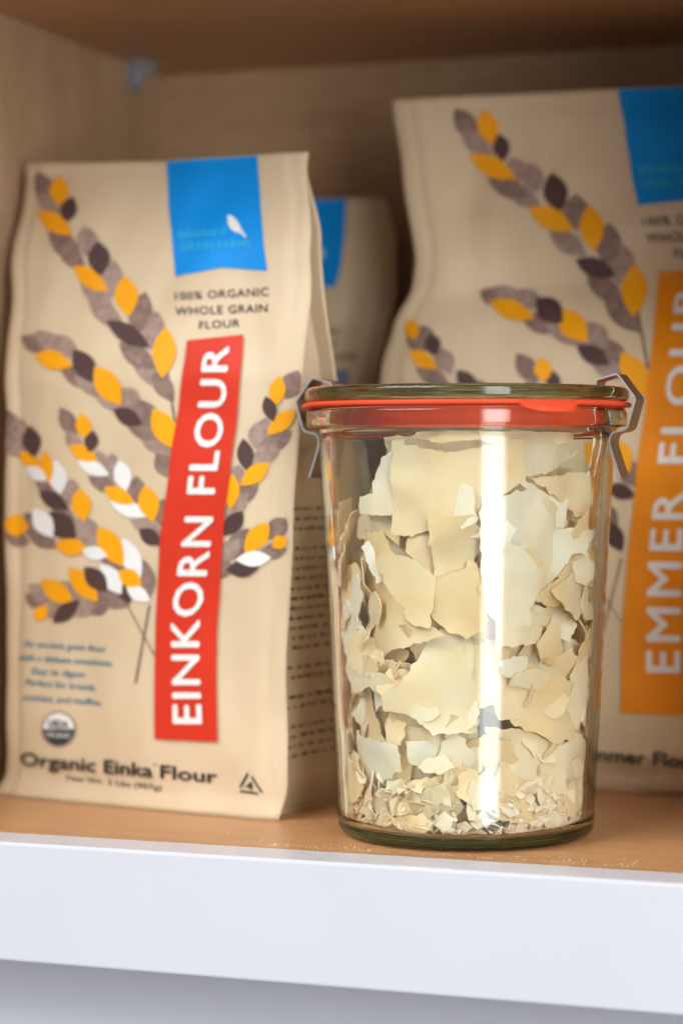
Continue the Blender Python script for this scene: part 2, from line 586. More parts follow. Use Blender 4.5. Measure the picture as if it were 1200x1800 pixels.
        for (x1, y1, x2, y2, wd, c) in extra_stems:
            a, b = Vector(tr(x1, y1)), Vector(tr(x2, y2))
            nr = (b - a).normalized(); nr = Vector((-nr.y, nr.x)) * wd * tr.k / 2
            base = len(V)
            for i in range(9):
                p = a.lerp(b, i / 8)
                for sg in (-1, 1):
                    q = p + nr * sg
                    lx, lz = s.px(q.x, q.y); V.append(s.at(lx, lz, 0.2))
            for i in range(8):
                q = base + 2 * i
                F.append((q, q + 1, q + 3, q + 2)); MI.append(cm[c])
        return mesh_obj(name, V, F, mats, s.root, midx=MI)
    def text(s, name, body, mat, base, topl, off=0.45, bold=0.0, shear=0.0, spacing=1.0, parent=None, fat=0.0):
        """lay text between a baseline and a cap line, both pixel polylines in reading direction"""
        cu = bpy.data.curves.new('lettering', 'FONT')
        fat = max(fat, bold if bold > 0.015 else 0.0)
        cu.body = body; cu.size = 1; cu.offset = 0.0 if bold > 0.015 else min(bold, 0.006); cu.shear = shear; cu.space_character = spacing
        cu.resolution_u = 3; cu.fill_mode = 'FRONT'
        o = bpy.data.objects.new('lettering', cu); COL.objects.link(o)
        dg = bpy.context.evaluated_depsgraph_get()
        me = bpy.data.meshes.new_from_object(o.evaluated_get(dg))
        bpy.data.objects.remove(o); bpy.data.curves.remove(cu)
        bm = bmesh.new(); bm.from_mesh(me)
        bmesh.ops.triangulate(bm, faces=bm.faces[:])
        long = [e for e in bm.edges if e.calc_length() > 0.45]
        if long:
            bmesh.ops.subdivide_edges(bm, edges=long, cuts=2)
        co = [v.co for v in bm.verts]
        x0, x1 = min(c.x for c in co), max(c.x for c in co)
        cap = 0.73
        def al(P, t):
            # arc-length position on a polyline
            ds = [0]
            for a, b in zip(P, P[1:]):
                ds.append(ds[-1] + math.dist(a, b))
            d = t * ds[-1]
            for k in range(len(P) - 1):
                if d <= ds[k + 1] or k == len(P) - 2:
                    f = (d - ds[k]) / max(1e-6, ds[k + 1] - ds[k])
                    return (P[k][0] + (P[k + 1][0] - P[k][0]) * f, P[k][1] + (P[k + 1][1] - P[k][1]) * f)
        B = [[s.px(*al(base, i / 24)), s.px(*al(topl, i / 24))] for i in range(25)]
        lay = {}
        if fat:
            src = bm.faces[:]
            base = [(f, [v.co.copy() for v in f.verts]) for f in src]
            vc = bm.verts[:]
            for c, (dx, dy) in enumerate(((fat, 0), (-fat, 0), (0, fat), (0, -fat))):
                mp = {v: bm.verts.new((v.co.x + dx, v.co.y + dy, 0)) for v in vc}
                for f in src:
                    bm.faces.new([mp[v] for v in f.verts])
                for v in mp.values():
                    lay[v] = 0.03 * (c + 1)
        for v in bm.verts:
            t = (v.co.x - x0) / (x1 - x0) * 24
            k = max(0, min(23, int(t))); f = t - k
            q = v.co.y / cap
            b = [B[k][0][m] * (1 - f) + B[k + 1][0][m] * f for m in (0, 1)]
            c = [B[k][1][m] * (1 - f) + B[k + 1][1][m] * f for m in (0, 1)]
            lx, lz = b[0] + (c[0] - b[0]) * q, b[1] + (c[1] - b[1]) * q
            v.co = s.at(lx, lz, off + lay.get(v, 0)) * MM
        bm.to_mesh(me); bm.free()
        me.name = name
        me.materials.clear(); me.materials.append(mat)
        ob = bpy.data.objects.new(name, me); COL.objects.link(ob); ob.parent = parent or s.root
        return ob
    def poly(s, name, pts, mat, off=0.5, parent=None):
        V = [s.at(*s.px(*p), off) for p in pts]
        c = sum(V, Vector()) / len(V)
        V.append(c); n = len(pts)
        return mesh_obj(name, V, [(i, (i + 1) % n, n) for i in range(n)], mat, parent or s.root)
    def ring(s, name, cx, cy, r0, r1, mat, off, sx=1.0, n=36, a0=0, a1=2 * math.pi, parent=None):
        V, F = [], []
        for i in range(n + 1):
            a = a0 + (a1 - a0) * i / n
            for r in (r0, r1):
                V.append(s.at(*s.px(cx + math.cos(a) * r * sx, cy + math.sin(a) * r), off))
        for i in range(n):
            F.append((2 * i, 2 * i + 1, 2 * i + 3, 2 * i + 2))
        return mesh_obj(name, V, F, mat, parent or s.root)
    def side_print(s, sg, t0, t1, q0, q1, seed):
        """rows of tiny print on the side panel, one mesh"""
        rnd = random.Random(seed)
        V, F = [], []
        rows = int((t1 - t0) * s.H / 3.4)
        for j in range(rows):
            t = t1 - (t1 - t0) * j / rows
            if rnd.random() < 0.2:
                continue
            q = q0 + rnd.random() * 0.10
            end = q1 - rnd.random() * 0.28
            while q < end:
                wl = 0.02 + rnd.random() * 0.06
                h = rnd.uniform(0.6, 1.0) / s.H
                base = len(V)
                for k in range(3):
                    for dt in (0, h):
                        p = s.side_fn[sg](min(1, q + wl * k / 2), t + dt)
                        V.append(p + Vector((sg * 0.3, 0, 0)))
                for k in range(2):
                    b = base + 2 * k
                    F.append((b, b + 2, b + 3, b + 1))
                q += wl + rnd.uniform(0.015, 0.05)
        return mesh_obj('side_lettering', V, F, M['dark'], s.root)

def TR(ox, oy, k):
    f = lambda x, y: (ox + x * k, oy + y * k)
    class T:
        def __call__(s, x, y): return f(x, y)
    t = T(); t.k = k
    return t

# --- the red-labelled bag
bag = Bag('flour_bag', 'cream flour bag with red vertical EINKORN FLOUR label and printed wheat ears', (-119.2, 46.9), math.radians(-11.2),
          [(0, -62.5), (8, -60), (20, -59), (83, -57.8), (141, -59.3), (174, -63.7), (209, -70.5), (234, -74.3)],
          [(0, 60), (12, 62.4), (37, 62.1), (66, 63.1), (105, 66.1), (152, 67.3), (178, 65.8), (202, 62), (231, 51.7)],
          [(-75, 234.4), (-31, 232), (-7, 230.8), (52, 230.4)],
          [(0, 33), (100, 35), (150, 32), (190, 20), (230, 3)],
          66, [(0, 1), (40, 3), (110, 4), (170, 3), (232, 0)], 1.3,
          creases=[(-50, 85, 1.5, 50, 1.0, 4), (-52, 150, 1.7, 30, 1.2, 5), (10, 195, 1.2, 22, 1.3, 7), (-30, 205, 1.9, 18, -1.2, 7),
                   (45, 170, 1.9, 24, 1.0, 6), (-40, 18, 0.3, 22, 0.4, 6)])
bag.backtab = [(0, 31), (60, 30), (95, 20), (125, 6), (152, -8), (178, -13), (230, -2)]
bag.build()
t1 = TR(0, 240, 0.5); t2 = TR(0, 640, 0.5)
bag.grains('wheat_ear', [(135,130,190,250,55,'t'),(212,146,214,242,62,'o'),(258,218,232,302,52,'d'),(145,270,252,346,58,'o'),(140,205,222,285,50,'p'),
    (178,330,285,440,60,'t'),(300,322,322,425,60,'p'),(348,376,356,486,70,'d'),(205,370,300,470,50,'t'),(268,460,376,542,58,'o'),(402,440,388,565,60,'p'),
    (440,498,456,628,74,'o'),(290,505,395,605,55,'p'),(318,575,432,672,55,'p'),(512,555,478,692,66,'t'),(386,655,522,738,58,'d'),(552,622,530,745,64,'p'),
    (428,730,545,815,58,'t'),(586,682,574,842,74,'o'),(468,770,592,885,58,'p'),(545,830,608,925,50,'t')], t1, [(588,820,617,1010,9,'t')])
bag.grains('wheat_ear', [(82,708,170,752,48,'t'),(130,690,225,762,52,'p'),(133,770,252,806,60,'o'),(190,704,275,775,52,'p'),(266,756,338,862,68,'d'),
    (222,820,335,875,50,'t'),(270,850,405,905,52,'p'),(342,816,426,938,76,'o'),(330,880,445,965,50,'p'),(425,888,492,958,58,'p'),(408,962,498,1010,52,'d'),
    (488,930,548,1035,64,'t'),(450,1008,575,1062,48,'t'),(546,964,622,1094,76,'o'),(498,1048,602,1115,48,'p'),(555,1118,606,1195,52,'t')], t1)
bag.grains('wheat_ear', [(218,158,268,254,46,'t'),(290,178,306,258,50,'o'),(332,238,318,306,44,'d'),(253,290,342,337,48,'o'),(282,343,382,388,46,'w'),
    (240,240,285,305,40,'p'),(345,308,362,375,46,'p'),(398,318,390,405,50,'p'),(424,343,446,442,56,'w'),(318,400,414,442,44,'t'),(374,438,472,487,50,'o'),
    (482,398,485,484,48,'t'),(398,486,517,533,50,'w'),(514,433,541,548,66,'o'),(464,538,564,592,48,'p'),(496,583,567,632,50,'d'),(578,478,566,565,44,'t')], t2)
bag.grains('wheat_ear', [(12,160,62,262,52,'t'),(58,188,95,285,50,'p'),(10,258,92,322,50,'p'),(110,223,124,322,58,'d'),(78,313,140,360,46,'o'),(160,310,176,414,44,'o'),
    (103,363,167,408,42,'w'),(198,343,216,453,60,'w'),(133,410,202,452,44,'t'),(148,453,242,507,50,'d'),(258,408,250,494,50,'p'),(188,508,264,552,46,'t'),(284,443,298,548,62,'o')], t2)
bag.grains('wheat_ear', [(20,560,104,574,70,'o'),(24,600,102,628,44,'t'),(93,528,155,604,50,'t'),(128,513,188,604,62,'w'),(178,528,267,608,76,'d'),
    (268,548,348,633,72,'p'),(100,588,205,642,46,'t'),(204,634,308,650,58,'o'),(298,655,378,674,44,'w'),(354,578,432,703,72,'o'),(438,618,492,750,62,'w'),
    (363,688,452,722,42,'t'),(424,730,498,774,56,'o'),(506,693,521,824,54,'t'),(453,785,527,830,46,'w')], t2)
bag.grains('wheat_ear', [(98,808,154,852,44,'t'),(130,896,168,852,44,'o'),(108,778,185,832,44,'p'),(153,763,258,838,62,'o'),(196,904,278,834,50,'d'),(163,885,228,832,44,'p'),
    (218,768,284,828,48,'p'),(253,722,344,828,64,'o'),(306,718,378,794,60,'d'),(363,708,427,803,62,'w'),(268,880,334,834,44,'p'),(322,876,384,830,44,'t'),
    (342,798,452,848,54,'t'),(426,768,458,838,42,'d')], t2, [(450,850,545,1025,6,'t'),(527,848,478,1122,10,'t')])
bag.grains('wheat_ear', [(1048,28,1008,118,62,'t'),(986,48,968,142,52,'o'),(938,118,962,197,42,'d'),(1036,166,946,244,54,'o'),(946,190,918,262,46,'p'),(908,208,900,292,46,'p'),
    (1020,238,918,302,54,'t'),(984,284,888,348,50,'p'),(858,268,872,373,52,'d'),(942,352,853,423,54,'o'),(840,358,828,424,44,'p'),(822,393,814,503,48,'o'),
    (905,418,818,492,50,'t'),(870,458,800,532,44,'p'),(852,522,793,598,54,'d')], t2)
bag.grains('wheat_ear', [(1004,545,942,612,54,'t'),(942,563,868,657,62,'o'),(1006,610,962,642,44,'o'),(872,583,813,682,60,'t'),(1004,652,918,662,44,'t'),
    (947,680,838,687,50,'w'),(907,714,803,722,54,'d'),(840,618,778,692,48,'p'),(802,688,774,752,44,'t')], t2)
lab = bag.strip('red_label', [(331,600),(318,700),(300,820),(283,960),(276,1100),(274,1200),(274,1298)],
          [(429,590),(420,720),(407,830),(397,910),(390,1010),(383,1120),(382,1200),(384,1303)], M['red'], 60, 10, 0.92)
bag.text('lettering', 'EINKORN FLOUR', M['white'],
         [(357,1270),(352,1150),(353,1075),(359,1052),(369,985),(376,925),(381,853),(388,802),(394,757),(399,702),(402,650),(404,612)],
         [(305,1270),(302,1150),(302,1075),(307,1052),(315,985),(325,925),(331,853),(337,802),(344,757),(350,702),(356,650),(358,612)], 1.15, bold=0.022, spacing=1.1)
bag.strip('blue_label', [(294,283),(297,360),(303,420),(309,486)], [(453,273),(458,350),(463,420),(470,476)], M['blue'], 24, 12, 0.3, bottom=10)
bag.text('logo_lettering', 'bluebird', M['cyan'], [(318,420),(398,414)], [(317,405),(397,400)], 0.6, bold=0.01)
bag.text('logo_lettering', 'GRAIN FARMS', M['cyan'], [(320,442),(442,437)], [(319,426),(441,422)], 0.6)
bag.poly('bird_emblem', [(401,381),(405,379),(412,383),(421,394),(425,404),(434,417),(433,420),(424,411),(414,409),(406,403),(402,394)], M['white'], 0.6)
bag.text('lettering', '100% ORGANIC', M['black'], [(309,528),(473,520)], [(309,514),(473,505)], 0.4, bold=0.008, spacing=1.1)
bag.text('lettering', 'WHOLE GRAIN', M['black'], [(309,555),(471,549)], [(309,540),(471,534)], 0.4, bold=0.012, spacing=1.1)
bag.text('lettering', 'FLOUR', M['black'], [(351,579),(422,575)], [(351,565),(422,561)], 0.4, bold=0.008, spacing=1.1)
for i, (b, xa, xb, y0, y1) in enumerate([('An ancient grain flour', 43, 188, 1136, 1146), ('with a delicate sweetness.', 36, 199, 1160, 1171), ('Easy to digest.', 57, 152, 1184, 1191),
                           ('Perfect for breads,', 46, 170, 1204, 1214), ('cookies, and muffins.', 42, 180, 1230, 1240)]):
    bag.text('lettering', b, M['teal'], [(xa, y0), (xb, y1)], [(xa, y0 - 12), (xb, y1 - 12)], 0.4, bold=0.006, shear=0.25)
# organic seal
seal = bag.ring('organic_seal', 105, 1281, 0, 30, M['navy'], 0.35, 0.98)
bag.ring('seal_upper', 105, 1281, 0, 28, M['white'], 0.5, 0.98, a0=math.pi, a1=2 * math.pi, parent=seal)
bag.ring('seal_rim', 105, 1281, 28, 30.5, M['taupe'], 0.55, 0.98, parent=seal)
bag.text('seal_lettering', 'USDA', M['black'], [(88, 1277), (122, 1279)], [(88, 1264), (122, 1266)], 0.7, bold=0.02, parent=seal)
bag.text('seal_lettering', 'ORGANIC', M['white'], [(83, 1295), (127, 1297)], [(83, 1285), (127, 1287)], 0.7, parent=seal)
bag.text('lettering', 'Organic Einka', M['black'], [(40, 1344), (270, 1365)], [(40, 1320), (270, 1341)], 0.8, bold=0.02)
bag.text('lettering', 'o', M['black'], [(271, 1345), (277, 1346)], [(271, 1338), (277, 1339)], 0.45)
bag.text('lettering', 'Flour', M['black'], [(284, 1367), (382, 1376)], [(284, 1343), (382, 1352)], 0.45, bold=0.02)
bag.text('lettering', 'Net Wt. 2 Lbs (907g)', M['black'], [(119, 1371), (285, 1389)], [(119, 1361), (285, 1379)], 0.45, bold=0.008)
# recycling triangle with its number
A, Bq, Cq = (438, 1353), (417, 1391), (466, 1398)
def tri_band(p, q, r, f0, f1):
    # one arrow of the recycling triangle
    P, Q = Vector(p), Vector(q); c = (Vector(A) + Vector(Bq) + Vector(Cq)) / 3
    a, b = P.lerp(Q, f0), P.lerp(Q, f1)
    return [a, b, b.lerp(c, 0.26), a.lerp(c, 0.26)]
rec = bag.poly('recycling_arrow', [tuple(v) for v in tri_band(A, Bq, 0, 0.08, 0.80)], M['black'], 0.45)
bag.poly('recycling_arrow', [tuple(v) for v in tri_band(Bq, Cq, 0, 0.08, 0.80)], M['black'], 0.45)
bag.poly('recycling_arrow', [tuple(v) for v in tri_band(Cq, A, 0, 0.08, 0.80)], M['black'], 0.45)
bag.text('recycling_number', '4', M['black'], [(433, 1388), (446, 1389)], [(433, 1372), (446, 1373)], 0.45, bold=0.01)
bag.side_print(1, 0.07, 0.46, 0.12, 0.92, 3)

# --- the orange-labelled bag
em = Bag('flour_bag', 'taller cream flour bag with orange vertical EMMER FLOUR label behind the jar', (36.9, 135.0), math.radians(8),
         [(0, -103), (30, -101), (100, -104), (158, -101.7), (175, -98.2), (188, -92.3), (199, -91.4), (232, -97.4), (262, -102.7)],
         [(0, 62), (30, 60), (100, 63), (158, 60), (188, 52), (232, 57), (262, 61)],
         [(-104, 259.5), (-60, 260), (-16, 260.8), (62, 261.5)],
         [(0, 24), (6, 33), (16, 39), (30, 41), (100, 42), (150, 38), (190, 22), (260, 10)],
         78, [(0, 1), (40, 4), (110, 6), (160, 5), (190, 1), (262, 0)], 8.1,
         creases=[(-50, 186, 0.15, 40, 2.6, 7), (-20, 205, 0.5, 30, -1.6, 8), (-70, 225, 1.5, 18, 1.2, 6), (-30, 235, 1.9, 20, 1.0, 6), (20, 8, 0.05, 80, 2.2, 4)])
em.backtab = [(0, 38), (60, 42), (120, 40), (170, 26), (220, 2), (262, -8)]
em.build()
t3 = TR(600, 100, 0.5)
em.grains('wheat_ear', [(403,186,475,294,58,'t'),(425,260,525,345,55,'p'),(500,193,530,304,66,'o'),(556,276,568,364,54,'d'),(458,350,608,428,64,'o'),(520,430,655,492,55,'t'),
    (600,358,625,436,58,'p'),(658,378,685,475,62,'p'),(740,416,765,540,78,'d'),(580,458,695,525,52,'p'),(668,536,808,608,70,'o'),(822,488,825,605,74,'t'),(872,528,886,675,76,'o'),
    (738,618,855,694,58,'p'),(942,592,930,725,74,'t'),(830,716,958,770,64,'d'),(992,668,975,795,74,'p'),(868,778,985,855,60,'t'),(1032,738,1024,908,82,'o'),(928,848,1045,965,62,'t')],
    t3, [(1035,870,1076,1095,11,'t')])
em.grains('wheat_ear', [(488,828,575,862,50,'t'),(538,813,645,872,52,'p'),(528,866,672,920,62,'o'),(692,856,772,934,78,'d'),(618,828,705,882,54,'p'),(638,918,765,962,54,'t'),
    (718,938,855,1012,52,'p'),(768,896,858,998,80,'o'),(868,938,925,1025,62,'p'),(832,1022,938,1080,58,'d'),(928,998,980,1095,64,'t'),(988,1048,1072,1185,80,'o'),(878,1068,995,1125,52,'p')], t3)
em.grains('wheat_ear', [(240,928,256,994,48,'o'),(233,988,294,1034,40,'t'),(278,948,314,1014,46,'t'),(316,978,328,1050,52,'d'),(243,1040,333,1094,50,'o'),(343,1028,384,1114,54,'p'),
    (268,1098,374,1152,48,'t'),(410,1108,475,1180,54,'d'),(480,1140,520,1240,54,'t'),(330,1160,420,1220,50,'p'),(430,1200,500,1300,54,'o')], t3)
em.grains('wheat_ear', [(618,1048,685,1144,56,'t'),(702,1062,714,1140,58,'o'),(738,1106,752,1180,46,'d'),(650,1150,720,1230,50,'t'),(780,1180,800,1280,54,'p'),(700,1230,800,1300,54,'o')], t3)
t4 = TR(950, 640, 0.4446)
em.grains('wheat_ear', [(288,300,345,425,80,'o'),(270,486,366,522,58,'d'),(330,380,372,480,70,'t'),(262,625,318,735,66,'d'),(230,560,300,640,60,'t'),(180,500,250,600,70,'o')], t4,
    [(318,770,238,1090,9,'t'),(236,900,318,1020,6,'t')])
em.strip('orange_label', [(1157,478),(1150,560),(1135,700),(1115,850),(1100,1000),(1092,1130),(1090,1253)],
         [(1262,474),(1257,560),(1250,700),(1243,850),(1238,1000),(1235,1130),(1234,1258)], M['orange_label'], 60, 10, 0.92)
em.text('lettering', 'EMMER FLOUR', M['white'], [(1194,1181),(1195,1080),(1196,1000),(1198,930),(1204,850),(1212,750),(1222,600),(1228,505)],
        [(1132,1180),(1133,1080),(1135,1000),(1141,930),(1149,850),(1160,750),(1176,600),(1184,505)], 1.15, bold=0.0, spacing=1.2, fat=0.018)
em.strip('blue_label', [(1085,155),(1098,230),(1108,300),(1120,361)], [(1262,148),(1268,230),(1272,300),(1280,361)], M['blue'], 20, 10, 0.3, bottom=8)
em.text('logo_lettering', 'bluebird', M['cyan'], [(1122,306),(1215,302)], [(1121,288),(1214,284)], 0.6, bold=0.01)
em.text('logo_lettering', 'GRAIN FARMS', M['cyan'], [(1124,331),(1250,327)], [(1123,313),(1249,309)], 0.6)
em.text('lettering', '100% ORGANIC', M['black'], [(1128,398),(1300,391)], [(1128,381),(1300,374)], 0.4, bold=0.008, spacing=1.1)
em.text('lettering', 'WHOLE GRAIN', M['black'], [(1134,427),(1298,421)], [(1134,410),(1298,404)], 0.4, bold=0.012, spacing=1.1)
em.text('lettering', 'FLOUR', M['black'], [(1184,454),(1262,451)], [(1184,437),(1262,434)], 0.4, bold=0.008, spacing=1.1)
em.text('lettering', 'Organic Emmer Flour', M['black'], [(880,1322),(1230,1350)], [(880,1298),(1230,1326)], 0.45, bold=0.02)

# --- the bag at the back
bk = Bag('flour_bag', 'shorter cream flour bag standing behind the red-labelled bag', (-112, 168), math.radians(-2),
         [(0, -76), (150, -74), (190, -70), (232, -72)], [(0, 34), (100, 33), (150, 33), (178, 36), (192, 38), (211, 36), (232, 29)],
         [(-80, 231), (30, 229)], [(0, 26), (150, 26), (190, 16), (230, 3)], 52, [(0, 1), (60, 3), (150, 3), (190, 1), (232, 0)], 15.7,
         creases=[(20, 180, 1.4, 20, 1.4, 5)])
bk.backtab = [(0, 26), (100, 28), (170, 20), (230, -2)]
bk.build()
bk.strip('blue_label', [(450,345),(455,400),(462,460),(470,505)], [(609,343),(607,400),(601,460),(591,505)], M['blue'], 20, 10, 0.3)
bk.poly('bird_emblem', [(552,436),(560,434),(568,440),(572,452),(566,455),(555,450)], M['white'], 0.6)
for b, xb, y in (('100%', 598, 588), ('ORGANIC', 594, 610), ('WHOLE GRAIN FLOUR', 628, 632)):
    bk.text('lettering', b, M['black'], [(xb - 8.5 * len(b), y + 1), (xb, y)], [(xb - 8.5 * len(b), y - 10), (xb, y - 11)], 0.4, bold=0.01)
bk.strip('grey_blue_label', [(500,650),(500,900)], [(612,650),(606,900)], M['greyblue'], 16, 6, 0.4)

# ------------------------------------------------------------------ glass jar
def lathe(name, prof, mat, parent, n=160, close=False, zfn=None):
    V, F = [], []
    m = len(prof)
    for i in range(n):
        a = 2 * math.pi * i / n
        for (r, z) in prof:
            V.append((r * math.cos(a), r * math.sin(a), z + (zfn(a, r) if zfn else 0)))
    for i in range(n):
        j = (i + 1) % n
        for k in range(m if close else m - 1):
            k2 = (k + 1) % m
            F.append((i * m + k, j * m + k, j * m + k2, i * m + k2))
    o = mesh_obj(name, V, F, mat, parent)
    bm = bmesh.new(); bm.from_mesh(o.data)
    bmesh.ops.remove_doubles(bm, verts=bm.verts[:], dist=1e-6)
    bmesh.ops.dissolve_degenerate(bm, dist=1e-7, edges=bm.edges[:])
    bmesh.ops.recalc_face_normals(bm, faces=bm.faces[:])
    bm.to_mesh(o.data); bm.free()
    return o

def arc(cx, cz, r, a0, a1, n):
    return [(cx + r * math.cos(math.radians(a0 + (a1 - a0) * i / n)), cz + r * math.sin(math.radians(a0 + (a1 - a0) * i / n))) for i in range(n + 1)]

def r_out(z):
    return interp(z, [(8, 42.0), (60, 44.6), (128, 47.9)])
WALL = 3.3
def r_in(z):
    return r_out(z) - WALL

def r_lim(z):
    """how far out the contents can reach at this height"""
    if z >= 8:
        return r_in(max(10, min(126, z))) - 0.7
    return r_in(10) - 4.2 + math.sqrt(max(0.0, 4.2 ** 2 - (8 - max(z, 4.3)) ** 2)) - 0.7

jar = empty('glass_jar', (0, 0, 0))
tag(jar, 'tapered clear glass jar of cream flakes with clipped glass lid and red rubber ring', 'jar')
prof = [(0, 1.6), (20, 1.5), (30, 1.1), (33, 0.6), (35.5, 0.12), (37, 0.12)]
prof += arc(37.4, 4.6, 4.5, -86, -4, 10)
prof += [(r_out(z), z) for z in (10, 25, 40, 60, 80, 100, 115, 124, 128)]
prof += [(48.1, 130.6), (48.8, 131.9), (50.2, 132.6)] + arc(50.6, 134.0, 1.5, -60, 0, 4) + arc(50.6, 137.2, 1.5, 0, 90, 5)
prof += [(49, 138.75), (47.5, 138.6)] + arc(46.2, 137.4, 1.2, 80, 180, 5) + [(44.9, 132)]
prof += [(r_in(z), z) for z in (127, 115, 100, 80, 60, 40, 25, 14, 10)] + arc(r_in(10) - 4.2, 8.0, 4.2, 0, -85, 9) + [(24, 3.7), (10, 3.6), (0, 3.6)]
lathe('jar_body', prof, M['glass'], jar, 192)

lid = [(0, 143.4), (38, 143.4), (41, 143.9), (43, 145.0), (45, 145.55), (50.6, 145.55)] + arc(51.0, 143.9, 1.7, 80, 0, 5) + arc(51.2, 142.4, 1.5, 0, -90, 5) \
    + [(46.0, 140.9), (44.1, 140.7), (43.6, 139.5), (43.0, 136.6), (41.5, 135.6), (38, 136.2), (34, 138.6), (0, 138.8)]
lathe('lid', lid, M['glass'], jar, 192)
def sag(a, r):
    # the ring lies a little unevenly; it droops at one side
    d = math.atan2(math.sin(a - math.radians(195)), math.cos(a - math.radians(195)))
    return -0.35 * math.exp(-(d / 0.3) ** 2) * max(0, (r - 47) / 6) + 0.04 * math.sin(5 * a)
rp = [(47.2, 138.45), (52.9, 138.45), (53.45, 139.0), (53.5, 140.5), (53.1, 141.0), (47.2, 141.0)]
rp = [(44.35, 134.2), (44.8, 134.2), (44.8, 138.6), (50.5, 138.6), (51.5, 139.2), (53.2, 139.2), (53.5, 139.5), (53.5, 140.3), (53.2, 140.6), (51.5, 140.7), (50.5, 141.0)] + [(47.0, 141.0), (45.6, 140.7), (44.35, 138.9)]  # inner lip added to imitate the ring's red reflection in the rim glass
rb = lathe('rubber_ring', rp, M['rubber'], jar, 160, close=True, zfn=sag)
# pull tab of the ring
camaz = math.atan2(CAM.y, CAM.x)
def tab(ac, half, length, droop, name='pull_tab'):
    V, F = [], []
    NA, NR = 14, 5
    for th in (0, 1):
        for i in range(NA + 1):
            s_ = -1 + 2 * i / NA
            ext = length * (1 - abs(s_) ** 4)
            for j in range(NR + 1):
                a = ac + half * s_
                f = j / NR
                r = 52.6 + ext * f
                z = 139.1 + (1 - th) * 1.5 - droop * (f ** 1.5) * (1 - abs(s_) ** 4)
                V.append((r * math.cos(a), r * math.sin(a), z))
    n = (NA + 1) * (NR + 1)
    for i in range(NA):
        for j in range(NR):
            q = (i * (NR + 1) + j, (i + 1) * (NR + 1) + j, (i + 1) * (NR + 1) + j + 1, i * (NR + 1) + j + 1)
            F += [q[::-1], tuple(k + n for k in q)]
        a, b = i * (NR + 1) + NR, (i + 1) * (NR + 1) + NR
        F.append((a, b, b + n, a + n))
    for i in (0, NA):
        for j in range(NR):
            a = i * (NR + 1) + j
            F.append((a, a + 1, a + 1 + n, a + n))
    o = mesh_obj(name, V, F, M['rubber'], rb, smooth=False)
    return o
tab(camaz + math.radians(28), math.radians(10.5), 7.5, 2.3)

def clip(az):
    pr = [(44.6, 145.75), (44.7, 147.6), (51.5, 149.5), (57.4, 141.6), (54.9, 132.6), (53.9, 131.7), (52.6, 131.3), (50.6, 131.0), (49.6, 130.2), (49.1, 128.6), (49.2, 126.6), (52.6, 116.4)]
    # round the corners a little
    P = [Vector(p) for p in pr]
    Q = [P[0]]
    for a, b, c in zip(P, P[1:], P[2:]):
        e = min(0.7, 0.3 * (b - a).length, 0.3 * (c - b).length)
        p0 = b + (a - b).normalized() * e; p1 = b + (c - b).normalized() * e
        Q += [p0, (p0 + p1) / 4 + b / 2, p1]
    Q.append(P[-1])
    rad = Vector((math.cos(az), math.sin(az), 0)); tan = Vector((-math.sin(az), math.cos(az), 0))
    V, F = [], []
    n = len(Q)
    for k, p in enumerate(Q):
        t = (Q[min(n - 1, k + 1)] - Q[max(0, k - 1)]).normalized()
        nr = Vector((t.y, -t.x))
        for th in (-0.3, 0.3):
            for wv in (-6, 6):
                q = p + nr * th
                V.append(rad * q.x + tan * wv + Vector((0, 0, q.y)))
    for k in range(n - 1):
        a, b = 4 * k, 4 * k + 4
        F += [(a, a + 1, b + 1, b), (a + 3, a + 2, b + 2, b + 3), (a + 2, a, b, b + 2), (a + 1, a + 3, b + 3, b + 1)]
    F += [(0, 2, 3, 1), (4 * n - 4, 4 * n - 3, 4 * n - 1, 4 * n - 2)]
    o = mesh_obj('lid_clip', V, F, [M['steel'], M['steel_edge']], jar, smooth=False, midx=[0, 0, 1, 1] * (n - 1) + [1, 1])
    bm = bmesh.new(); bm.from_mesh(o.data); bmesh.ops.recalc_face_normals(bm, faces=bm.faces[:]); bm.to_mesh(o.data); bm.free()
    return o
# right-hand clip: at the silhouette, turned a little to the camera
cright = YAW - math.radians(20)
clip(cright)
clip(cright + math.pi)

